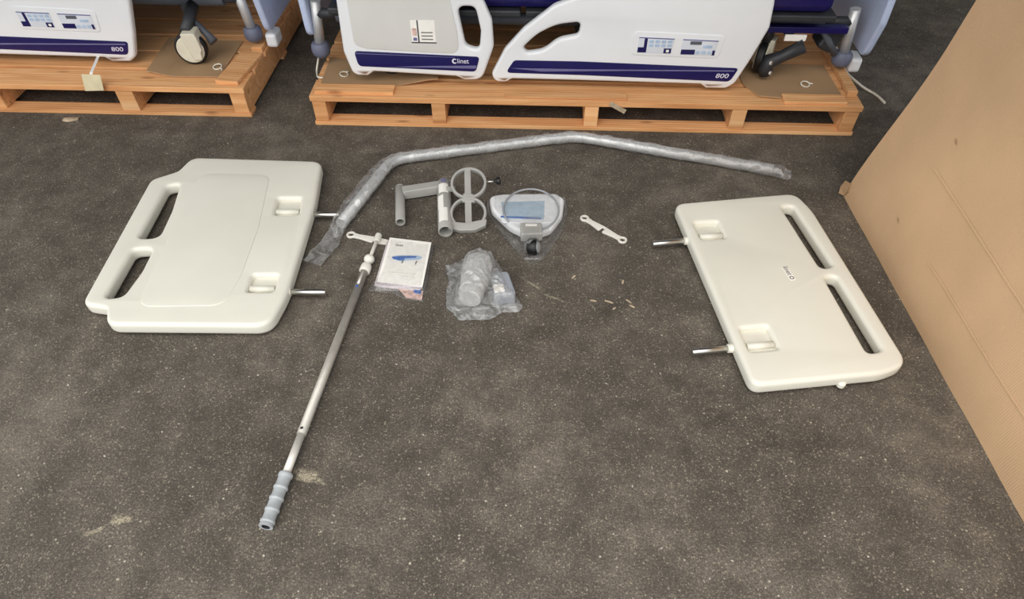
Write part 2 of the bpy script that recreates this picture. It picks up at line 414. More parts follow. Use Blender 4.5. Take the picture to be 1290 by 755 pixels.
def local(par, x, y, z):
    c, s = math.cos(rot), math.sin(rot); L = par.location
    return (L.x + c * x - s * y, L.y + s * x + c * y, z)
def sheet(name, label, par, outline, z, th, curl, mat, group=None):
    """cardboard sheet lying on a deck; curl = function of (x, y) giving the lift"""
    bm = bmesh.new(); vs_ = [bm.verts.new((x, y, 0)) for x, y in outline]; fc = bm.faces.new(vs_)
    xs = [p[0] for p in outline]; ys = [p[1] for p in outline]
    for i in range(1, 12):
        for co, no in ((min(xs) + (max(xs) - min(xs)) * i / 12, (1, 0, 0)), (min(ys) + (max(ys) - min(ys)) * i / 12, (0, 1, 0))):
            bmesh.ops.bisect_plane(bm, geom=bm.verts[:] + bm.edges[:] + bm.faces[:], plane_co=tuple(co * q for q in no), plane_no=no)
    for v_ in bm.verts: v_.co.z = curl(v_.co.x, v_.co.y)
    ret = bmesh.ops.extrude_face_region(bm, geom=bm.faces[:])
    for g in ret['geom']:
        if isinstance(g, bmesh.types.BMVert): g.co.z += th
    bmesh.ops.recalc_face_normals(bm, faces=bm.faces)
    me = bpy.data.meshes.new(name); bm.to_mesh(me); bm.free(); me.materials.append(M[mat])
    o = bpy.data.objects.new(name, me); o.location = local(par, 0, 0, z); o.rotation_euler = (0, 0, rot); C.objects.link(o)
    return tag(o, label, 'cardboard', group)
sheet('cardboard_sheet', 'brown cardboard sheet curling up under the head side rail', pal1,
      [(0.03, 0.095), (0.36, 0.095), (0.52, 0.115), (0.50, 0.30), (0.02, 0.32)], TOP + 0.002, 0.004, lambda x, y: 0.02 * sst(0.33, 0.52, x), 'carton_grey')
sheet('cardboard_sheet', 'brown cardboard sheet with cut corner at the right end of the long pallet', pal1,
      [(1.79, 0.17), (1.835, 0.06), (1.925, 0.045), (1.925, 0.085), (2.175, 0.085), (2.17, 0.34), (1.79, 0.34)], TOP + 0.001, 0.005, lambda x, y: 0.004 * sst(0.12, 0.04, y), 'carton_grey')
sheet('cardboard_sheet', 'brown cardboard sheet under the cream caster on the left pallet', pal2,
      [(1.80, 0.11), (1.92, 0.085), (2.12, 0.09), (2.12, 0.42), (1.78, 0.42)], TOP + 0.001, 0.005, lambda x, y: 0.008 * sst(1.92, 1.80, x), 'carton_grey')

# ------------------------------------------------------------------ hospital beds
FACE = Matrix(((1, 0, 0, 0), (0, 0, -1, 0), (0, 1, 0, 0), (0, 0, 0, 1)))   # local XY drawing -> XZ plane facing -Y
def face_at(y): return Matrix.Translation((0, y, 0)) @ FACE
def rail_common(t, name, outline, holes, y):
    return plate(name, outline, holes, 0.036, 0.012, 'white_plastic', t, face_at(y))
def bed(label, par, dy, pedal):
    loc = local(par, 0, dy, TOP + 0.006); t = thing('hospital_bed', label, 'bed', loc, rot, 'beds on pallets')
    B = TOP + 0.006; Z = lambda pts: [(p[0], p[1] - B) + tuple(p[2:]) for p in pts]
    yf = 0.09; yr = yf + 0.018; s = yf - 0.0012
    # head side rail
    hr = rail_common(t, 'head_side_rail', rpoly(Z([(0.165, 0.52, .05), (0.152, 0.27, .05), (0.175, 0.172, .07), (0.235, 0.172, .01), (0.262, 0.19, .01), (0.60, 0.176, .01), (0.632, 0.162, .01),
            (0.705, 0.162, .05), (0.757, 0.30, .06), (0.752, 0.40, .05), (0.70, 0.52, .05)])),
            [rpoly(Z([(0.62, 0.45, .03), (0.645, 0.30, .03), (0.70, 0.285, .02), (0.708, 0.36, .03), (0.69, 0.45, .03)]))], yr)
    plate('inset_field', rpoly(Z([(0.205, 0.50, .02), (0.203, 0.30, .03), (0.25, 0.286, .03), (0.62, 0.272, .05), (0.615, 0.36, .03), (0.59, 0.50, .02)])), [], 0.004, 0.0019, 'inset_plastic', hr, face_at(s))
    st = plate('navy_stripe', rpoly(Z([(0.196, 0.276, .015), (0.70, 0.261, .012), (0.682, 0.200, .02), (0.205, 0.214, .02)])), [], 0.0026, 0.0009, 'navy', hr, face_at(s))
    plate('lilac_line', Z([(0.20, 0.268), (0.60, 0.258), (0.60, 0.2565), (0.20, 0.2655)]), [], 0.001, 0.0003, 'lilac', st, face_at(s - 0.0016))
    plate('lilac_swoosh', Z([(0.32, 0.2125), (0.48, 0.220), (0.686, 0.226), (0.683, 0.213), (0.50, 0.2145)]), [], 0.001, 0.0003, 'lilac', st, face_at(s - 0.0016))
    em = plate('emblem', [(0.598 + 0.0105 * math.cos(a), 0.2425 - B + 0.0105 * math.sin(a)) for a in [R(40 + 280 * i / 20) for i in range(21)]] +
               [(0.600 + 0.006 * math.cos(a), 0.2425 - B + 0.006 * math.sin(a)) for a in [R(320 - 280 * i / 20) for i in range(21)]], [], 0.001, 0.0003, 'lettering_white', st, face_at(s - 0.0018))
    text('lettering', 'linet', 0.027, face_at(s - 0.0018) @ Matrix.Translation((0.632, 0.2425 - B, 0)), 'lettering_white', st)
    sk = plate('sticker', rect(0.436, 0.316 - B, 0.531, 0.40 - B, 0.002), [], 0.001, 0.0003, 'paper', hr, face_at(s - 0.003))
    plate('sticker_bar', rect(0.434, 0.313 - B, 0.532, 0.317 - B), [], 0.001, 0.0002, 'dark_grey', sk, face_at(s - 0.0038))
    plate('sticker_bar', rect(0.461, 0.317 - B, 0.466, 0.40 - B), [], 0.001, 0.0002, 'dark_grey', sk, face_at(s - 0.0038))
    plate('sticker_mark', rect(0.440, 0.342 - B, 0.458, 0.37 - B, 0.003), [], 0.001, 0.0002, 'print_red', sk, face_at(s - 0.0038))
    plate('sticker_mark', rect(0.442, 0.322 - B, 0.457, 0.334 - B, 0.003), [], 0.001, 0.0002, 'lilac', sk, face_at(s - 0.0038))
    for k_ in range(3): plate('sticker_line', rect(0.475, 0.326 + k_ * 0.013 - B, 0.52, 0.330 + k_ * 0.013 - B), [], 0.001, 0.0002, 'lettering_grey', sk, face_at(s - 0.0038))
    # foot side rail
    fr = rail_common(t, 'foot_side_rail', rpoly(Z([(1.80, 0.52, .05), (1.812, 0.39, .05), (1.775, 0.27, .05), (1.737, 0.168, .04), (1.705, 0.146, .02), (1.625, 0.146, .01), (1.60, 0.162, .01), (1.10, 0.168, .01),
            (0.83, 0.170, .01), (0.805, 0.156, .01), (0.762, 0.156, .03), (0.744, 0.185, .03), (0.800, 0.29, .06), (0.875, 0.372, .06), (0.99, 0.46, .08), (1.16, 0.52, .06)])),
            [rpoly(Z([(0.872, 0.298, .02), (0.925, 0.350, .2), (1.00, 0.388, .2), (1.095, 0.40, .02), (1.088, 0.350, .02), (1.01, 0.334, .1), (0.955, 0.288, .1), (0.888, 0.278, .02)]))], yr)
    st2 = plate('navy_stripe', rpoly(Z([(0.803, 0.198, .012), (0.838, 0.250, .02), (1.10, 0.250, .02), (1.735, 0.234, .01), (1.712, 0.178, .025), (1.10, 0.1945, .01)])), [], 0.0026, 0.0009, 'navy', fr, face_at(s))
    plate('lilac_swoosh', Z([(0.822, 0.2185), (1.10, 0.2185), (1.72, 0.226), (1.72, 0.2205), (1.30, 0.2155), (0.95, 0.2065)]), [], 0.001, 0.0003, 'lilac', st2, face_at(s - 0.0016))
    text('lettering', '800', 0.025, face_at(s - 0.0018) @ Matrix.Translation((1.675, 0.2015 - B, 0)), 'lettering_white', st2, shear=0.12, sx=1.4)
    rc = plate('control_surround', rpoly(Z([(1.30, 0.372, .02), (1.655, 0.360, .02), (1.64, 0.272, .02), (1.30, 0.280, .02)])), [], 0.003, 0.0014, 'white_plastic', fr, face_at(s))
    q = s - 0.0024
    for k_, x0 in enumerate((1.322, 1.492)):
        pn = plate('control_panel', rpoly(Z([(x0, 0.352 - .005 * k_, .004), (x0 + 0.138, 0.348 - .005 * k_, .004), (x0 + 0.133, 0.288 - .005 * k_, .012), (x0 - 0.002, 0.291 - .005 * k_, .003)])), [], 0.0016, 0.0006, 'panel_grey', rc, face_at(q))
        y0 = -0.005 * k_ - B; q2 = q - 0.0012
        plate('panel_rule', [(x0, 0.351 + y0), (x0 + 0.137, 0.347 + y0), (x0 + 0.137, 0.343 + y0), (x0, 0.347 + y0)], [], 0.001, 0.0002, 'lilac', pn, face_at(q2))
        if k_ == 0:
            plate('navy_block', rect(x0, 0.292 + y0, x0 + 0.034, 0.312 + y0), [], 0.001, 0.0002, 'navy', pn, face_at(q2))
            plate('navy_block', rect(x0 + 0.022, 0.312 + y0, x0 + 0.034, 0.347 + y0), [], 0.001, 0.0002, 'navy', pn, face_at(q2))
            plate('navy_block', rect(x0 + 0.102, 0.290 + y0, x0 + 0.131, 0.309 + y0), [], 0.001, 0.0002, 'navy', pn, face_at(q2))
            for a_ in range(4):
                for b_ in range(2): plate('key', rect(x0 + 0.041 + a_ * 0.024, 0.314 + b_ * 0.015 + y0, x0 + 0.059 + a_ * 0.024, 0.325 + b_ * 0.015 + y0, 0.003), [], 0.0012, 0.0003, 'print_pale', pn, face_at(q2))
            plate('key', rect(x0 + 0.111, 0.294 + y0, x0 + 0.123, 0.304 + y0, 0.004), [], 0.001, 0.0002, 'paper', pn, face_at(q2 - 0.0008))
        else:
            plate('navy_block', rect(x0, 0.292 + y0, x0 + 0.054, 0.311 + y0), [], 0.001, 0.0002, 'navy', pn, face_at(q2))
            plate('navy_block', rect(x0 + 0.122, 0.290 + y0, x0 + 0.132, 0.309 + y0), [], 0.001, 0.0002, 'navy', pn, face_at(q2))
            plate('display', rect(x0 + 0.030, 0.330 + y0, x0 + 0.074, 0.343 + y0), [], 0.001, 0.0002, 'mid_grey', pn, face_at(q2))
            for a_ in range(3): plate('key', rect(x0 + 0.058 + a_ * 0.022, 0.294 + y0, x0 + 0.074 + a_ * 0.022, 0.306 + y0, 0.003), [], 0.0012, 0.0003, 'print_pale', pn, face_at(q2))
            plate('key', rect(x0 + 0.082, 0.317 + y0, x0 + 0.118, 0.328 + y0, 0.003), [], 0.0012, 0.0003, 'print_pale', pn, face_at(q2))
    # undercarriage and deck
    for yy in (0.27, 0.83):
        sweep('frame_tube', [(0.10, yy, 0.20), (2.12, yy, 0.20)], 0.022, 'mid_grey', t, 12)
        sweep('rail_arm', [(0.45, 0.13 if yy < .5 else 0.97, 0.16), (0.45, yy, 0.19)], 0.014, 'mid_grey', t, 10)
        sweep('rail_arm', [(1.25, 0.13 if yy < .5 else 0.97, 0.16), (1.25, yy, 0.19)], 0.014, 'mid_grey', t, 10)
    for xx in (0.25, 1.1, 1.95): sweep('cross_tube', [(xx, 0.25, 0.17), (xx, 0.85, 0.17)], 0.02, 'dark_grey', t, 12)
    for x0, x1 in ((0.10, 0.86), (0.88, 1.28), (1.30, 2.08)): box('deck_panel', (x0, 0.16, 0.25), (x1, 0.94, 0.275), 'dark_grey', t, 0.006)
    mt = box('mattress', (0.12, 0.17, 0.276), (2.06, 0.93, 0.40), 'navy', t, 0.03)
    # end boards and corner bumpers
    eb = plate('foot_end_board', rpoly([(0.24, 0.05, .05), (0.90, 0.05, .05), (0.94, 0.20, .05), (0.92, 0.46, .08), (0.22, 0.46, .08), (0.20, 0.20, .05)]), [], 0.03, 0.01, 'sheet_blue', t,
               Matrix.Translation((2.285, 0, 0.03)) @ Matrix(((0, 0, 1, 0), (1, 0, 0, 0), (0, 1, 0, 0), (0, 0, 0, 1))))
    box('board_socket', (2.25, 0.27, 0.00), (2.30, 0.36, 0.06), 'white_plastic', t, 0.012)
    plate('head_end_board', rpoly([(0.24, 0.09, .05), (0.90, 0.09, .05), (0.92, 0.50, .08), (0.22, 0.50, .08)]), [], 0.03, 0.01, 'sheet_blue', t,
          Matrix.Translation((-0.02, 0, 0.03)) @ Matrix(((0, 0, 1, 0), (1, 0, 0, 0), (0, 1, 0, 0), (0, 0, 0, 1))))
    for x, y in ((2.205, 0.27), (2.205, 0.85), (0.005, 0.27), (0.005, 0.85)):
        bp = lathe('corner_bumper', [(0.002, 0.0), (0.022, 0.002), (0.036, 0.014), (0.040, 0.03), (0.038, 0.052), (0.030, 0.062), (0.002, 0.064)], 'bumper_grey', t, Matrix.Translation((x, y, 0.03)))
        sweep('bumper_post', [(x, y, 0.08), (x - 0.02 * (1 if x > 1 else -1), y, 0.26)], 0.021, 'silver_tube', bp, 14)
        sweep('bumper_arm', [(x - 0.02 * (1 if x > 1 else -1), y, 0.21), (2.08 if x > 1 else 0.12, y, 0.21)], 0.02, 'dark_grey', bp, 12)
    # casters
    for x, y, yaw in ((1.985, 0.115, 0.12), (0.32, 0.20, 0.2), (0.32, 0.90, 0.3), (1.965, 0.90, 0.1)):
        if pedal and x > 1 and y < .5: x, y, yaw = 1.872, 0.27, 1.15
        r = 0.066; A = Matrix.Translation((x, y, r)) @ Matrix.Rotation(yaw, 4, 'Z') @ Matrix.Rotation(R(90), 4, 'X')
        ct = lathe('caster_wheel', [(0.03, -0.017), (r - 0.006, -0.017), (r, -0.011), (r, 0.011), (r - 0.006, 0.017), (0.03, 0.017)], 'black', t, A)
        lathe('caster_disc', [(0.001, 0.021), (0.052, 0.021), (0.057, 0.016), (0.057, -0.016), (0.052, -0.021), (0.001, -0.021)], 'caster_cream', ct, A)
        A2 = Matrix.Translation((x, y, 0)) @ Matrix.Rotation(yaw, 4, 'Z')
        plate('caster_fork', rpoly([(0.008, 0.03, .010), (0.042, 0.028, .006), (0.044, 0.058, .004), (0.052, 0.070, .004), (0.050, 0.100, .006), (0.044, 0.140, .008), (-0.016, 0.140, .008), (-0.006, 0.085, .02)]), [], 0.074, 0.004, 'caster_cream', ct, A2 @ FACE)
        sweep('caster_stem', [(x, y, 0.13), (x, y + (0.27 - y) * (1 if y < .5 else 0), 0.19)], 0.024, 'dark_grey', ct, 14)
    # brake pedal bars
    if pedal:
        br = sweep('brake_pedal', [(1.885, 0.20, 0.022), (1.878, 0.20, 0.050), (1.885, 0.20, 0.078), (1.93, 0.195, 0.102), (2.000, 0.185, 0.150)], [0.024, 0.031, 0.030, 0.023, 0.028], 'dark_grey', t, 14)
        lathe('pedal_bolt', [(0.001, 0), (0.008, 0), (0.008, 0.006), (0.001, 0.007)], 'steel', br, align((1.895, 0.176, 0.040), (0, -1, 0.3)), 12)
        lathe('pedal_bolt', [(0.001, 0), (0.008, 0), (0.008, 0.006), (0.001, 0.007)], 'steel', br, align((1.885, 0.176, 0.082), (0, -1, 0.3)), 12)
        box('hinge_block', (2.09, 0.24, 0.10), (2.16, 0.34, 0.20), 'dark_grey', t, 0.012, (0, R(25), 0))
        sweep('hinge_link', [(2.075, 0.24, 0.19), (2.16, 0.25, 0.09)], 0.014, 'mid_grey', t, 10)
        box('deck_edge', (1.83, 0.20, 0.19), (2.16, 0.24, 0.215), 'navy', t, 0.004)
        box('deck_label', (1.915, 0.190, 0.165), (2.0, 0.199, 0.188), 'paper', t, 0.001)
    else:
        sweep('brake_pedal', [(1.985, 0.20, 0.15), (2.04, 0.17, 0.11), (2.072, 0.155, 0.075)], [0.016, 0.014, 0.021], 'mid_grey', t, 14)
    return t
bed1 = bed('white and navy bed behind the bent tube, both side rails in view', pal1, 0.0, True)
bed2 = bed('white and navy bed in the upper left corner with a cream caster in view', pal2, 0.085, False)

# ------------------------------------------------------------------ carton on the right
def carton_box():
    t = thing('cardboard_carton', 'big tan cardboard carton standing at the right edge beside the handled panel', 'carton', (1.245, 2.06, 0))
    H = 1.05; D = 0.75; L = 1.75; NY, NZ = 40, 24
    lean = lambda z: 0.06 * sst(0, 0.6, z) + 0.03 * z
    v = []; f = []
    def P(y, z):
        bulge = -0.012 * math.sin(PI * y / L) * math.sin(PI * min(z / H, 1)) + noise.noise(Vector((y * 3, z * 3, 1))) * 0.006
        return Vector((lean(z) + bulge + 0.02 * (y / L), -y - 0.09 * z * (1 - y / L), z))
    for i in range(NY + 1):
        for j in range(NZ + 1): v.append(P(L * i / NY, H * j / NZ))
    for i in range(NY):
        for j in range(NZ): f.append((i * (NZ + 1) + j, i * (NZ + 1) + j + 1, (i + 1) * (NZ + 1) + j + 1, (i + 1) * (NZ + 1) + j))
    n = len(v); corners = [v[0], v[NZ], v[NY * (NZ + 1) + NZ], v[NY * (NZ + 1)]]
    sh = Vector((D, 0, 0)); g = len(v)
    v += [c + sh for c in corners]
    f += [(g, g + 1, g + 2, g + 3)]
    a = [0 * (NZ + 1) + j for j in range(NZ + 1)]; b = [NY * (NZ + 1) + j for j in range(NZ + 1)]
    tp = [i * (NZ + 1) + NZ for i in range(NY + 1)]; bt = [i * (NZ + 1) for i in range(NY + 1)]
    f += [tuple(a + [g + 1, g]), tuple(b + [g + 2, g + 3]), tuple(tp + [g + 2, g + 1]), tuple(bt + [g + 3, g])]
    o = from_py('carton_body', v, f, 'carton', t, False)
    for p in o.data.polygons:
        if len(p.vertices) == 4 and p.area < 0.05: p.use_smooth = True
    o.data.set_sharp_from_angle(angle=R(35))
    # the overlapping outer sheet, torn corner flap and creases
    def strip(name, path, w, lift, mat='carton'):
        vv = []; ff = []
        for y, z in path:
            for dz, ll in ((-w, 0.0), (0, lift), (w, 0.0)):
                q = P(y, max(0.004, z + dz)); vv.append(q + Vector((-0.0015 - ll, 0, 0)))
        for i in range(len(path) - 1):
            for j in range(2): ff.append((i * 3 + j, i * 3 + j + 1, (i + 1) * 3 + j + 1, (i + 1) * 3 + j))
        return from_py(name, vv, ff, mat, t, False)
    strip('crease', [(0.30 + 0.1 * i, 0.335 - 0.003 * i) for i in range(14)], 0.004, 0.0006)
    strip('crease', [(0.55 + 0.1 * i, 0.16 + 0.002 * math.sin(i)) for i in range(12)], 0.004, 0.0006)
    vv = [P(-0.004, 0.004), P(-0.014, 0.03), P(-0.008, 0.06), P(0.012, 0.058), P(0.022, 0.03), P(0.012, 0.004)]
    vv = [q + Vector((-0.004 - 0.016 * (i < 3), 0, 0.003)) for i, q in enumerate(vv)]; vv2 = [q + Vector((0.004, 0, 0)) for q in vv]
    from_py('torn_flap', vv + vv2, [(0, 1, 2, 3, 4, 5), (6, 7, 8, 9, 10, 11)] + [(i, (i + 1) % 6, (i + 1) % 6 + 6, i + 6) for i in range(6)], 'carton_grey', t, False)
    for y, z in ((0.30, 0.43), (0.33, 0.15)):
        q = P(y, z); from_py('tear', [q + Vector((-0.003, 0.014, 0.004)), q + Vector((-0.004, -0.012, -0.006)), q + Vector((-0.002, 0.004, -0.005)), q + Vector((-0.001, 0.004, 0.004))], [(0, 1, 2), (0, 3, 1)], 'carton_grey', t, False)
    return t
carton_box()

# ------------------------------------------------------------------ bed end panels on the ground
def end_panel(name, label, origin, outline, slots, pockets, pins, inner, th=0.046, zc=0.032):
    t = thing(name, label, 'bed panel', (origin[0], origin[1], 0)); ox, oy = origin
    S = lambda pts: [(p[0] - ox, p[1] - oy) + tuple(p[2:]) for p in pts]
    holes = [rpoly(S(s)) for s in slots] + [rpoly(S(p)) for p in pockets]
    body = plate('panel_body', rpoly(S(outline), 8), holes, th, 0.014, 'cream_plastic', t, Matrix.Translation((0, 0, zc)), 5)
    zt = zc + th / 2
    ip = [rpoly(S(p)) for p in pockets]
    if inner: plate('centre_field', rpoly(S(inner), 8), [], 0.004, 0.0019, 'cream_plastic', body, Matrix.Translation((0, 0, zt - 0.0004)), 3)
    for p in pockets:
        c = Vector((0, 0)); 
        for a in p: c += Vector(a[:2]) / len(p)
        big = [(c.x + (a[0] - c.x) * 1.12, c.y + (a[1] - c.y) * 1.12, 0.004) for a in p]
        pk = plate('latch_pocket', rpoly(S(big)), [], 0.006, 0.002, 'field_plastic', body, Matrix.Translation((0, 0, zt - 0.022)), 2)
        # p order: far-left, far-right, near-right, near-left
        a0 = Vector(p[0][:2]).lerp(Vector(p[3][:2]), 0.70); a1 = Vector(p[1][:2]).lerp(Vector(p[2][:2]), 0.70)
        d = (a1 - a0); a0 += d * 0.02; a1 -= d * 0.02
        sweep('latch_ridge', [(a0.x - ox, a0.y - oy, zt - 0.016), (a1.x - ox, a1.y - oy, zt - 0.016)], 0.012, 'cream_plastic', pk, 16)
    for a, b in pins:
        a = Vector((a[0] - ox, a[1] - oy, zc)); b = Vector((b[0] - ox, b[1] - oy, zc)); d = (b - a).normalized()
        pn = sweep('mounting_pin', [a - d * 0.02, b - d * 0.003, b], [0.0102, 0.0102, 0.008], 'steel', t, 18)
        lathe('pin_collar', [(0.0104, -0.01), (0.0145, -0.01), (0.0135, 0.004), (0.0104, 0.006)], 'cream_plastic', pn, align(a, d), 20)
    return t
p1 = end_panel('bed_end_panel', 'cream plastic bed end panel with stepped handle edge lying beside the long pole', (-1.0, 1.76),
    [(-1.238, 2.232, .05), (-0.728, 2.205, .05), (-0.706, 1.95, .5), (-0.704, 1.48, .5), (-0.728, 1.342, .06), (-1.220, 1.348, .05), (-1.246, 1.418, .025), (-1.330, 1.434, .04), (-1.346, 2.085, .045), (-1.262, 2.14, .03)],
    [[(-1.272, 2.045, .02), (-1.228, 2.06, .02), (-1.206, 1.90, .2), (-1.200, 1.752, .03), (-1.268, 1.748, .02)], [(-1.266, 1.690, .02), (-1.200, 1.698, .03), (-1.198, 1.58, .2), (-1.214, 1.468, .03), (-1.268, 1.460, .02)]],
    [[(-0.846, 1.972, .012), (-0.762, 1.972, .012), (-0.752, 1.876, .012), (-0.836, 1.876, .012)], [(-0.833, 1.566, .012), (-0.752, 1.566, .012), (-0.750, 1.490, .012), (-0.832, 1.490, .012)]],
    [((-0.712, 1.902), (-0.614, 1.902)), ((-0.708, 1.508), (-0.591, 1.508))],
    [(-1.165, 2.12, .05), (-0.905, 2.11, .05), (-0.872, 1.80, .5), (-0.868, 1.56, .4), (-0.885, 1.425, .06), (-1.15, 1.42, .05), (-1.16, 1.6, .3), (-1.17, 1.9, .3)])
p2 = end_panel('bed_end_panel', 'cream plastic bed end panel with straight edges lying beside the cardboard carton', (0.855, 1.55),
    [(0.580, 1.940, .04), (0.90, 1.985, .3), (1.032, 2.002, .05), (1.066, 1.90, .3), (1.132, 1.196, .06), (1.05, 1.160, .2), (0.668, 1.115, .035)],
    [[(0.958, 1.922, .015), (1.002, 1.926, .02), (1.044, 1.605, .02), (1.002, 1.598, .02)], [(1.000, 1.556, .02), (1.040, 1.560, .02), (1.074, 1.244, .02), (1.028, 1.236, .015)]],
    [[(0.632, 1.830, .012), (0.714, 1.838, .012), (0.724, 1.748, .012), (0.642, 1.740, .012)], [(0.680, 1.332, .012), (0.764, 1.342, .012), (0.774, 1.252, .012), (0.690, 1.242, .012)]],
    [((0.594, 1.758), (0.479, 1.742)), ((0.640, 1.271), (0.528, 1.257))],
    [(0.925, 1.955, .03), (1.015, 1.965, .03), (1.05, 1.85, .2), (1.105, 1.225, .03), (1.0, 1.200, .03), (0.965, 1.58, .3)][:0])
# name plate and its lettering on the right-hand panel, side stubs
ZT = 0.055
nm = plate('name_plate', rect(-0.034, -0.0095, 0.034, 0.0095, 0.003), [], 0.0012, 0.0004, 'paper', p2, Matrix.Translation((0.890 - 0.855, 1.572 - 1.55, ZT + 0.0004)) @ Matrix.Rotation(R(-80), 4, 'Z'))
text('lettering', 'linet', 0.024, Matrix.Translation((0.888 - 0.855, 1.582 - 1.55, ZT + 0.0012)) @ Matrix.Rotation(R(-80), 4, 'Z'), 'lettering_grey', nm)
plate('emblem', circle(0, 0, 0.0075, 24), [circle(0, 0, 0.0045, 20)], 0.0012, 0.0003, 'lettering_grey', nm, Matrix.Translation((0.8935 - 0.855, 1.549 - 1.55, ZT + 0.0012)))
for x, y in ((0.894, 1.985), (0.937, 1.149)):
    lathe('side_stub', [(0.001, -0.012), (0.012, -0.010), (0.012, 0.002), (0.008, 0.006), (0.001, 0.007)], 'cream_plastic', p2, Matrix.Translation((x - 0.855, y - 1.55, 0.022)), 16)

# ------------------------------------------------------------------ bent tube in its plastic sleeve
def smooth_path(pts, rad, n=8):
    out = []
    for i, p in enumerate(pts):
        p = Vector(p)
        if i in (0, len(pts) - 1): out.append(p); continue
        a = (Vector(pts[i - 1]) - p).normalized(); b = (Vector(pts[i + 1]) - p).normalized()
        p0 = p + a * rad; p1 = p + b * rad
        for j in range(n + 1):
            u = j / n; out.append((1 - u) ** 2 * p0 + 2 * u * (1 - u) * p + u * u * p1)
    return out
def resample(path, step):
    out = [path[0]]
    for a, b in zip(path, path[1:]):
        k = max(1, int((b - a).length / step))
        for i in range(1, k + 1): out.append(a.lerp(b, i / k))
    return out
tz = 0.0235
tube_pts = smooth_path([(-0.605, 1.862, tz), (-0.470, 2.262, tz), (0.258, 2.428, tz), (1.005, 2.190, tz)], 0.07)
tb = sweep('bent_tube', tube_pts, 0.0205, 'silver_tube', None, 24)
tag(tb, 'long grey metal tube with two bends lying in front of the long pallet', 'tube')
sp = resample(smooth_path([(-0.632, 1.778, tz), (-0.605, 1.862, tz), (-0.470, 2.262, tz), (0.258, 2.428, tz), (1.005, 2.190, tz), (1.072, 2.169, tz)], 0.05), 0.008)
pre = resample([Vector((-0.676, 1.672, 0.006)), Vector((-0.650, 1.735, 0.009)), Vector((-0.632, 1.778, tz))], 0.008)
sp = pre[:-1] + sp
Ls = [0]
for a, b in zip(sp, sp[1:]): Ls.append(Ls[-1] + (b - a).length)
tot = Ls[-1]; ra = []; fb = []; sd = []
for s in Ls:
    e1 = sst(0.09, 0.20, s); e2 = 1 - sst(tot - 0.060, tot - 0.010, s); seg1 = sst(0.12, 0.3, s) * (1 - sst(0.50, 0.66, s))
    k = min(e1, 0.5 + 0.5 * e2)
    ra.append(0.0235 + 0.012 * (1 - e1) + 0.008 * (1 - e2) + 0.013 * seg1); fb.append(0.0025 + 0.0205 * k); sd.append(-0.012 * seg1)
sp = [Vector((q.x, q.y, q.z if fb[i] > 0.02 else max(0.009, q.z * fb[i] / 0.023))) for i, q in enumerate(sp)]
sl = sweep('plastic_sleeve', sp, ra, 'film_sleeve', None, 28, False, fb, sd, 0.0055, 3)
tag(sl, 'clear crinkled plastic sleeve pulled over the long bent tube', 'plastic sleeve')

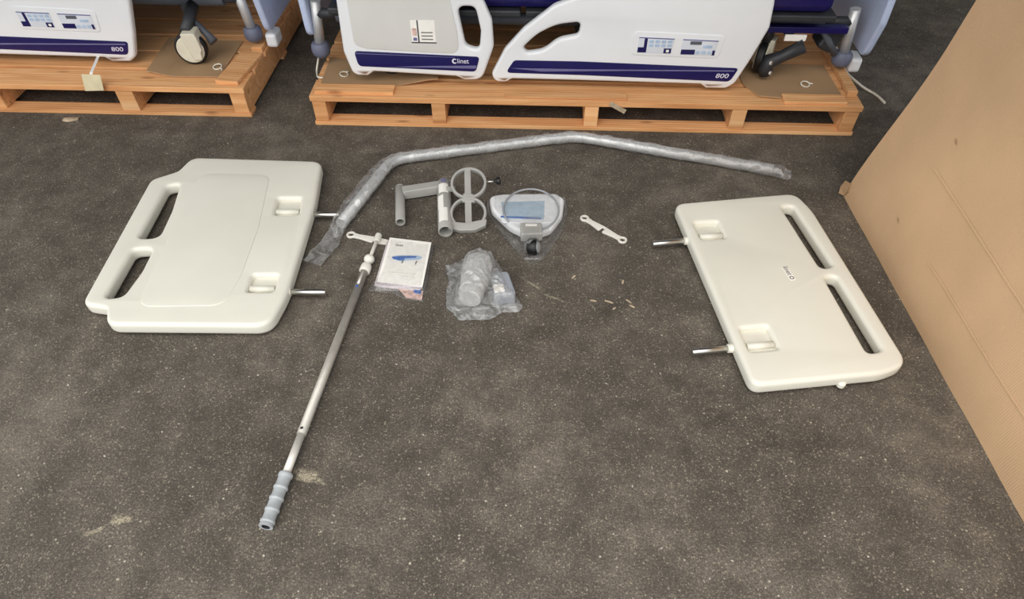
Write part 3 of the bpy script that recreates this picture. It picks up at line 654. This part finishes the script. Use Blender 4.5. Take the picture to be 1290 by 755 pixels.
# ------------------------------------------------------------------ bottle holder bracket
def bracket():
    t = thing('bottle_holder', 'grey bracket of two tubes with two ring holders and a black knob', 'bracket', (-0.255, 1.97, 0))
    o = Vector((0.255, -1.97, 0)); W = lambda x, y, z: Vector((x, y, z)) + o
    big = pipe('clamp_tube', W(-0.257, 2.095, 0.026), W(-0.232, 1.815, 0.026), 0.0255, 0.0215, 'grey_plastic', t)
    small = pipe('arm_tube', W(-0.420, 2.075, 0.022), W(-0.396, 1.872, 0.022), 0.0175, 0.0135, 'grey_plastic', t)
    lathe('tube_cap', [(0.001, 0), (0.0215, 0), (0.022, 0.004), (0.016, 0.008), (0.001, 0.009)], 'tube_grey', big, align(W(-0.257, 2.0955, 0.026), (-0.09, 1, 0)))
    lathe('tube_cap', [(0.001, 0), (0.0137, 0), (0.0165, 0.003), (0.012, 0.006), (0.001, 0.007)], 'grey_plastic', small, align(W(-0.420, 2.075, 0.022), (-0.12, 1, 0)))
    lathe('cap_badge', [(0.001, 0), (0.011, 0), (0.011, 0.002), (0.001, 0.002)], 'lilac', big, align(W(-0.2555, 2.083, 0.0505), (0, 0.1, 1)), 20)
    a = W(-0.405, 2.040, 0.024); b = W(-0.262, 2.078, 0.026); d = (b - a); L = d.length
    m = Matrix.Translation((a + b) / 2) @ Matrix.Rotation(math.atan2(d.y, d.x), 4, 'Z')
    plate('cross_arm', rect(-L / 2, -0.019, L / 2, 0.019, 0.006), [], 0.036, 0.004, 'grey_plastic', t, m)
    # white stickers along the big tube
    ax = (W(-0.232, 1.815, 0.026) - W(-0.257, 2.095, 0.026)).normalized(); pr = W(-0.257, 2.095, 0.026)
    for s0, s1, th0, th1 in ((0.03, 0.085, -40, 45), (0.10, 0.175, 5, 60), (0.175, 0.25, -25, 50)):
        v = []; f = []; u = Vector((0, 0, 1)); sdv = ax.cross(u)
        for i in range(2):
            for j in range(9):
                th = R(th0 + (th1 - th0) * j / 8); v.append(pr + ax * (s0, s1)[i] + (sdv * math.sin(th) + u * math.cos(th)) * 0.0259)
        f = [(j, j + 1, 10 + j, 9 + j) for j in range(8)]
        from_py('sticker', v, f, 'paper', big)
    # figure-eight ring holder, resting on its lower lip and tilted up at the far end
    T = Matrix.Translation(W(-0.163, 1.838, 0.012)) @ Matrix.Rotation(R(-3), 4, 'Z') @ Matrix.Rotation(R(20), 4, 'X')
    def ring(name, x, y, rx, ry, w, h):
        return plate(name, circle(x, y, rx, 48, ry), [circle(x, y, rx - w, 48, ry - w)], h, 0.002, 'grey_plastic', t, T)
    r1 = ring('holder_ring', -0.004, 0.196, 0.065, 0.066, 0.009, 0.016)
    r2 = ring('holder_ring', 0.004, 0.070, 0.065, 0.066, 0.009, 0.016)
    plate('centre_bar', [(-0.024, 0.255), (-0.001, 0.255), (0.021, 0.012), (-0.002, 0.012)], [], 0.010, 0.001, 'grey_plastic', t, T)
    plate('web', rpoly([(-0.024, 0.150, .008), (0.020, 0.150, .008), (0.014, 0.132, .008), (0.030, 0.116, .008), (-0.026, 0.116, .008), (-0.014, 0.132, .008)]), [], 0.014, 0.003, 'grey_plastic', t, T)
    plate('base_lip', rpoly([(-0.064, 0.030, .006), (0.000, 0.026, .03), (0.072, 0.046, .006), (0.070, 0.020, .008), (0.035, -0.002, .02), (-0.020, -0.006, .02), (-0.064, 0.004, .006)]), [], 0.022, 0.003, 'grey_plastic', t, T)
    for yy in (0.010, 0.190): box('mount_tab', (0, 0, 0), (0.02, 0.014, 0.016), 'grey_plastic', t, 0.002)
    tabs = [c for c in t.children if c.name.startswith('mount_tab')]
    tabs[0].location = W(-0.214, 1.846, 0.022); tabs[1].location = W(-0.2245, 2.030, 0.050)
    tabs[1].scale = (1.6, 1, 1)
    kb = sweep('clamp_bolt', [T @ Vector((0.058, 0.205, 0)), T @ Vector((0.093, 0.210, 0))], 0.004, 'steel', t, 12)
    K = align(T @ Vector((0.089, 0.2095, 0)), T.to_3x3() @ Vector((1, 0.15, 0)))
    lathe('clamp_knob', [(0.001, 0), (0.007, 0), (0.008, 0.006), (0.014, 0.008), (0.015, 0.018), (0.012, 0.022), (0.001, 0.023)], 'black', t, K, 10)
bracket()

# ------------------------------------------------------------------ hand control in a bag
def hand_control():
    t = thing('bed_control', 'white rounded triangular control unit with pale blue window inside a clear bag', 'control unit', (0.055, 1.90, 0))
    ox, oy = 0.055, 1.90; S = lambda pts: [(p[0] - ox, p[1] - oy) + tuple(p[2:]) for p in pts]
    zc = 0.022
    b = plate('control_body', rpoly(S([(-0.085, 2.005, .03), (-0.03, 2.018, .02), (0.16, 2.022, .03), (0.192, 1.99, .03), (0.180, 1.90, .06), (0.135, 1.815, .05), (0.055, 1.785, .06), (-0.01, 1.835, .06), (-0.075, 1.93, .06)])), [], 0.036, 0.012, 'white_plastic', t, Matrix.Translation((0, 0, zc)))
    zt = zc + 0.018
    plate('display_surround', rpoly(S([(-0.062, 1.985, .012), (0.155, 1.990, .012), (0.152, 1.845, .012), (-0.035, 1.845, .012)])), [], 0.004, 0.0015, 'white_plastic', b, Matrix.Translation((0, 0, zt)))
    w = plate('pale_window', S([(-0.040, 1.962), (0.118, 1.968), (0.112, 1.862), (-0.030, 1.866)]), [], 0.002, 0.0006, 'screen_blue', b, Matrix.Translation((0, 0, zt + 0.0022)))
    plate('blue_line', S([(-0.040, 1.880), (0.102, 1.872), (0.102, 1.862), (-0.040, 1.872)]), [], 0.0014, 0.0004, 'print_blue', w, Matrix.Translation((0, 0, zt + 0.0036)))
    pl = plate('plug_box', rpoly(S([(0.028, 1.822, .006), (0.102, 1.822, .006), (0.104, 1.762, .006), (0.030, 1.758, .006)])), [], 0.034, 0.004, 'grey_plastic', t, Matrix.Translation((0, 0, 0.045)))
    plate('plug_label', S([(0.046, 1.813), (0.086, 1.813), (0.086, 1.800), (0.046, 1.800)]), [], 0.001, 0.0003, 'paper', pl, Matrix.Translation((0, 0, 0.0625)))
    A = align((0.072 - ox, 1.728 - oy, 0.030), (0.95, -0.25, 0.25))
    k = lathe('wheel', [(0.010, -0.016), (0.026, -0.017), (0.030, -0.011), (0.030, 0.011), (0.026, 0.017), (0.010, 0.016)], 'black', t, A)
    lathe('wheel_hub', [(0.001, -0.019), (0.017, -0.019), (0.018, 0.0), (0.017, 0.020), (0.001, 0.022)], 'tube_grey', k, A)
    loop = []
    for i in range(41):
        a = R(215 - 285 * i / 40); loop.append((0.068 + 0.098 * math.cos(a) - ox, 1.915 + 0.120 * math.sin(a) - oy, zt + 0.006))
    sweep('cord', loop, 0.0035, 'tube_grey', t, 8)
hand_control()
def h_ctrl(x, y):
    top = 0.053
    inside = min(sst(0, 0.03, x + 0.088 - 0.55 * max(0, 1.93 - y)), sst(0, 0.03, 0.198 - x - 0.45 * max(0, 1.93 - y)), sst(0, 0.03, 2.032 - y), 1.0)
    bx = min(sst(0, 0.02, x - 0.022), sst(0, 0.02, 0.112 - x), sst(0, 0.02, y - 1.69)) * (1 if y < 1.84 else 0)
    return max(top * inside if y > 1.78 else 0, 0.068 * bx, 0.004)
bg = bag('plastic_bag', [(-0.094, 2.030), (0.05, 2.048), (0.200, 2.046), (0.206, 1.96), (0.172, 1.83), (0.112, 1.700), (0.062, 1.672), (0.035, 1.700), (-0.035, 1.83), (-0.092, 1.95)], (0.055, 1.88), h_ctrl, 'film_clear', 5, crumple=0.004)
tag(bg, 'clear triangular plastic bag around the white control unit', 'plastic bag', 'clear bags on the asphalt')

# ------------------------------------------------------------------ white double-ended keys
def wrench(label, a, b, z, swap):
    a = Vector(a); b = Vector(b); c = (a + b) / 2; d = b - a; L = d.length / 2
    t = thing('double_key', label, 'key', (c.x, c.y, 0), math.atan2(d.y, d.x), 'white plastic keys')
    arc = lambda cx_, a0, a1, r, n=14: [(cx_ + r * math.cos(R(a0 + (a1 - a0) * i / n)), r * math.sin(R(a0 + (a1 - a0) * i / n))) for i in range(n + 1)]
    out = arc(-L, 40, 320, 0.0165) + [(-L + 0.035, -0.0105), (-0.012, -0.017), (-0.007, -0.017), (-0.006, 0.004), (0.006, 0.004), (0.008, -0.017), (0.013, -0.017), (L - 0.035, -0.0105)]
    out += arc(L, 220, 500, 0.0165) + [(L - 0.03, 0.0085), (0, 0.0125), (-L + 0.03, 0.0085)]
    holes = [circle(-L, 0, 0.0098, 20, 0.0088), rpoly([(L - 0.009, -0.008, .003), (L + 0.006, -0.009, .005), (L + 0.010, 0.002, .004), (L + 0.002, 0.010, .004), (L - 0.008, 0.007, .003)])]
    plate('key_body', out, holes, 0.008, 0.002, 'wrench_plastic', t, Matrix.Translation((0, 0, z)) @ Matrix.Diagonal((1, swap, 1, 1)))
    return t
wrench('white plastic double-ended key lying alone on the asphalt right of the bagged control', (0.262, 1.916), (0.386, 1.795), 0.005, 1)
# the second one is clipped over the thin rod of the pole
wrench('white plastic double-ended key clipped across the top of the long pole', (-0.566, 1.822), (-0.385, 1.768), 0.0062, 1)

# ------------------------------------------------------------------ telescopic pole
def pole():
    A = Vector((-0.466, 1.795, 0.02)); B = Vector((-0.5955, 0.712, 0.02)); d = (B - A).normalized(); total = (B - A).length
    t = thing('telescopic_pole', 'long aluminium pole with ribbed grey grip and white ball joint', 'pole', (A.x, A.y, 0))
    at = lambda s, z=0.02: Vector((d.x * s, d.y * s, z))
    sweep('thin_rod', [at(-0.015, 0.018), at(0.16, 0.018)], 0.0062, 'wrench_plastic', t, 14)
    lathe('clip_sleeve', [(0.0064, -0.016), (0.011, -0.016), (0.012, 0.0), (0.011, 0.016), (0.0064, 0.016)], 'wrench_plastic', t, align(at(0.005, 0.018), d))
    lathe('ball_joint', [(0.0175 * math.cos(R(a)), 0.0175 * math.sin(R(a))) for a in range(-84, 85, 12)], 'wrench_plastic', t, align(at(0.118), d))
    lathe('collar', [(0.008, 0), (0.0165, 0.002), (0.018, 0.010), (0.018, 0.030), (0.0155, 0.034), (0.012, 0.034)], 'wrench_plastic', t, align(at(0.148), d))
    ot = sweep('outer_tube', [at(0.16), at(0.825)], 0.0128, 'alu', t, 24)
    sweep('spring_button', [at(0.262, 0.030), at(0.262, 0.0345)], 0.0042, 'print_blue', ot, 12)
    sweep('spring_button', [at(0.812, 0.030), at(0.812, 0.034)], 0.004, 'steel', ot, 12)
    sweep('label_strip', [at(0.19, 0.0285), at(0.25, 0.0285)], 0.0055, 'alu_light', ot, 10)
    sweep('inner_tube', [at(0.82), at(0.95)], 0.0105, 'alu_light', t, 22)
    g0 = 0.943; prof = [(0.0112, 0.0), (0.0165, 0.001), (0.0185, 0.004), (0.0185, 0.010), (0.0160, 0.014)]
    for k in range(4):
        z0 = 0.018 + k * 0.031; prof += [(0.0158, z0), (0.0160, z0 + 0.018), (0.0182, z0 + 0.022), (0.0184, z0 + 0.026), (0.0160, z0 + 0.029)]
    prof += [(0.0165, 0.143), (0.0175, 0.146), (0.0172, 0.149), (0.0105, 0.149), (0.0100, 0.135)]
    lathe('grip', prof, 'grip_grey', t, align(at(g0, 0.0192), d), 30)
    lathe('grip_bore', [(0.001, 0.1352), (0.0103, 0.1352), (0.0103, 0.1495), (0.0099, 0.1495), (0.0099, 0.136), (0.001, 0.136)], 'dark_grey', t, align(at(g0, 0.0192), d), 24)
pole()

# ------------------------------------------------------------------ manual and its bag
def manual():
    cx, cy = -0.352, 1.668
    t = thing('instruction_manual', 'white instruction booklet with a blue bed picture inside a clear bag', 'booklet', (cx, cy, 0.006))
    t.rotation_euler = (R(2.9), 0, 0)
    q = [(-0.422, 1.782), (-0.276, 1.757), (-0.290, 1.548), (-0.440, 1.572)]
    S = lambda pts, s=1.0: [((p[0] - cx) * s, (p[1] - cy) * s) for p in pts]
    plate('loose_papers', [(p[0] - 0.010, p[1] - 0.008) for p in S(q, 1.0)], [], 0.006, 0.001, 'page_edge', t, Matrix.Translation((0, 0, 0.0045)))
    plate('page_block', [(p[0] - 0.002, p[1] - 0.002) for p in S(q, 0.995)], [], 0.008, 0.001, 'page_edge', t, Matrix.Translation((0, 0, 0.0117)))
    cv = plate('cover', S(q), [], 0.0016, 0.0006, 'paper', t, Matrix.Translation((0, 0, 0.0166)))
    a = math.atan2(-0.025, 0.146); Z = 0.0176
    F = Matrix.Translation((-0.356 - cx, 1.660 - cy, Z)) @ Matrix.Rotation(a + R(3), 4, 'Z')
    def pr(name, pts, mat, dz=0.0): return plate(name, pts, [], 0.0008, 0.0002, mat, cv, F @ Matrix.Translation((0, 0, dz)))
    pr('bed_print', [(-0.050, 0.022), (-0.030, 0.030), (0.000, 0.034), (0.040, 0.036), (0.052, 0.030), (0.044, 0.018), (0.010, 0.010), (-0.020, 0.004), (-0.045, 0.010)], 'print_pale')
    pr('bed_print', [(-0.050, 0.020), (-0.020, 0.027), (0.032, 0.033), (0.030, 0.025), (-0.004, 0.018), (-0.010, 0.008), (-0.026, 0.006), (-0.047, 0.012)], 'print_blue', 0.0006)
    for x in (-0.012, 0.034): pr('bed_print', [(x, 0.010), (x + 0.005, 0.010), (x + 0.003, -0.006), (x - 0.001, -0.006)], 'lettering_grey', 0.0004)
    text('lettering', 'linet', 0.015, F @ Matrix.Translation((-0.038, 0.078, 0.0004)), 'lettering_grey', cv, 0.0003)
    for yy, x0, x1 in ((-0.052, -0.05, 0.045), (-0.066, 0.0, 0.045)): pr('print_line', rect(x0, yy, x1, yy + 0.003), 'print_faint')
    b = plate('backing_leaflet', S([(-0.372, 1.552), (-0.288, 1.540), (-0.289, 1.500), (-0.340, 1.512)]), [], 0.002, 0.0006, 'print_red', t, Matrix.Translation((0, 0, 0.006)))
    plate('leaflet_print', S([(-0.318, 1.545), (-0.294, 1.541), (-0.294, 1.526), (-0.318, 1.532)]), [], 0.001, 0.0003, 'print_blue', b, Matrix.Translation((0, 0, 0.0074)))
manual()
def h_man(x, y):
    return 0.0185 * min(sst(0, 0.012, x + 0.452), sst(0, 0.010, -0.270 - x), sst(0, 0.014, y - 1.538), sst(0, 0.010, 1.792 - y)) if y > 1.538 else 0.009
bg = bag('plastic_bag', [(-0.432, 1.795), (-0.268, 1.768), (-0.280, 1.55), (-0.284, 1.492), (-0.345, 1.508), (-0.40, 1.535), (-0.470, 1.545), (-0.448, 1.60), (-0.437, 1.70)], (-0.352, 1.66), h_man, 'film_clear', 11, crumple=0.0016, freq=30)
for v_ in bg.data.vertices: v_.co.z += max(0.0, v_.co.y - 1.55) * 0.0507
tag(bg, 'clear plastic bag around the white instruction booklet', 'plastic bag', 'clear bags on the asphalt')

# ------------------------------------------------------------------ bag with cup-like fittings
def fitting():
    t = thing('plastic_cup', 'grey plastic cup lying on its side inside the crumpled bag', 'cup', (-0.128, 1.55, 0))
    a = Vector((0.022, 0.085, 0.050)); b = Vector((-0.004, -0.085, 0.044)); d = (b - a); L = d.length; d.normalize()
    lathe('cup_body', [(0.001, 0), (0.040, 0.002), (0.0455, 0.012), (0.0485, 0.05), (0.0465, 0.08), (0.041, 0.125), (0.038, L - 0.01), (0.034, L), (0.001, L)], 'cup_grey', t, align(a, d))
    lathe('cup_rim', [(0.0385, 0), (0.041, 0.003), (0.041, 0.009), (0.0385, 0.012)], 'grey_plastic', t, align(a + d * (L - 0.03), d))
    u = thing('adapter_box', 'grey plastic adapter with white label inside the crumpled bag', 'adapter', (-0.033, 1.53, 0), R(12))
    plate('adapter_body', rpoly([(-0.034, -0.05, .008), (0.036, -0.05, .008), (0.032, 0.055, .014), (-0.026, 0.06, .014)]), [], 0.045, 0.006, 'adapter_grey', u, Matrix.Translation((0, 0, 0.026)))
    plate('label', rect(-0.030, -0.038, 0.004, -0.002, 0.002), [], 0.0012, 0.0003, 'paper', u, Matrix.Translation((0, 0, 0.0492)))
fitting()
def h_bag(x, y):
    ax = -0.117 + (y - 1.55) * 0.155; dx = abs(x - ax)
    cyl = 0.047 + math.sqrt(max(0, 0.052 ** 2 - dx * dx)) if dx < 0.052 else max(0, 0.047 - (dx - 0.052) * 2.2)
    cyl *= sst(1.445, 1.475, y) * sst(1.668, 1.632, y)
    bx = 0.054 * min(sst(-0.115, -0.07, x), sst(0.022, 0.004, x), sst(1.455, 1.48, y), sst(1.625, 1.585, y))
    return max(cyl, bx, 0.006)
bg = bag('plastic_bag', [(-0.228, 1.668), (-0.20, 1.672), (-0.165, 1.700), (-0.10, 1.705), (-0.052, 1.692), (-0.040, 1.66), (-0.012, 1.60), (-0.004, 1.55), (0.036, 1.472), (0.024, 1.448), (-0.03, 1.444), (-0.072, 1.412), (-0.168, 1.412), (-0.178, 1.43), (-0.208, 1.47), (-0.214, 1.54), (-0.206, 1.59)],
         (-0.10, 1.555), h_bag, 'film_hazy', 23, crumple=0.010, freq=48, rings=60, per=260)
tag(bg, 'crumpled clear plastic bag holding a grey cup and adapter', 'plastic bag', 'clear bags on the asphalt')

# ------------------------------------------------------------------ small things
def tie(label, par, x, y, yaw):
    p = local(par, x, y, TOP + 0.0065); t = thing('cable_tie', label, 'cable tie', p, yaw, 'white cable tie loops')
    r = 0.019; pts = [(r * math.cos(R(a)), r * 0.85 * math.sin(R(a)), 0.006 + 0.004 * math.sin(R(a))) for a in range(0, 361, 12)]
    sweep('loop', pts, 0.0028, 'tie_white', t, 8); sweep('tail', [(r, 0, 0.006), (r + 0.012, -0.012, 0.004)], 0.003, 'tie_white', t, 8)
tie('white cable tie loop on the cardboard at the right end of the long pallet', pal1, 2.045, 0.155, 0.5)
tie('white cable tie loop on the long pallet beside the head side rail', pal1, 0.115, 0.165, 1.4)
tie('white cable tie loop on the left pallet beside the cream caster', pal2, 2.09, 0.16, -0.4)
cb = sweep('power_cable', smooth_path([(1.43, 2.92, 0.16), (1.50, 2.885, 0.06), (1.585, 2.842, 0.012), (1.628, 2.79, 0.006), (1.640, 2.722, 0.006)], 0.03, 5), 0.0055, 'tie_white', None, 10)
tag(cb, 'white cable trailing onto the asphalt beyond the long pallet', 'cable')
cb = sweep('hanging_cord', smooth_path([(-0.832, 2.822, 0.17), (-0.845, 2.78, 0.12), (-0.822, 2.70, 0.132), (-0.80, 2.70, 0.132)], 0.02, 5), 0.004, 'tie_white', None, 8)
tag(cb, 'thin white cord hanging from the grey bumper onto the long pallet', 'cord')
tg = thing('paper_tag', 'cream paper tag hanging on a strip in front of the left pallet', 'tag', local(pal2, 1.63, -0.014, 0.10), rot)
plate('tag_card', [(-0.032, 0.085), (0.046, 0.083), (0.030, 0.016), (-0.052, 0.012)], [], 0.0015, 0.0004, 'tag_paper', tg, FACE)
from_py('strip', [(0.000, 0.001, 0.083), (0.013, 0.001, 0.083), (0.013, 0.012, 0.088), (0.000, 0.012, 0.088), (-0.065, 0.195, 0.066), (-0.052, 0.195, 0.066)],
        [(0, 1, 2, 3), (3, 2, 5, 4)], 'paper', tg, False)
def lie(pts, th, mat, name, label, cat, loc, yaw, group=None):
    o = plate(name, pts, [], th, th * 0.3, mat, None, Matrix.Translation((0, 0, th / 2)), 1, loc); o.rotation_euler = (0, 0, yaw); return tag(o, label, cat, group)
random.seed(4)
for x, y, l, a in ((0.262, 1.50, 0.022, -0.2), (0.312, 1.495, 0.030, -0.4), (0.375, 1.497, 0.024, -0.8), (0.383, 1.475, 0.020, -0.6), (0.325, 1.466, 0.014, 0.7), (0.365, 1.588, 0.020, 1.4), (0.205, 1.612, 0.020, 0.9)):
    lie([(-l / 2, -0.002), (l * 0.3, -0.0035), (l / 2, 0.0), (l * 0.1, 0.003), (-l / 2, 0.002)], 0.003, 'chip_pale', 'wood_chip', 'tiny pale wood splinter on the asphalt between the bags and the right panel', 'wood chip', (x, y, 0.0), a, 'wood splinters on the asphalt')
lie([(-0.032, -0.008), (-0.01, -0.016), (0.03, -0.010), (0.034, 0.008), (0.0, 0.014), (-0.03, 0.010)], 0.008, 'chip_pale', 'paper_scrap', 'pale scrap lying on the asphalt against the left pallet front', 'scrap', (-1.885, 2.59, 0), 0.1)
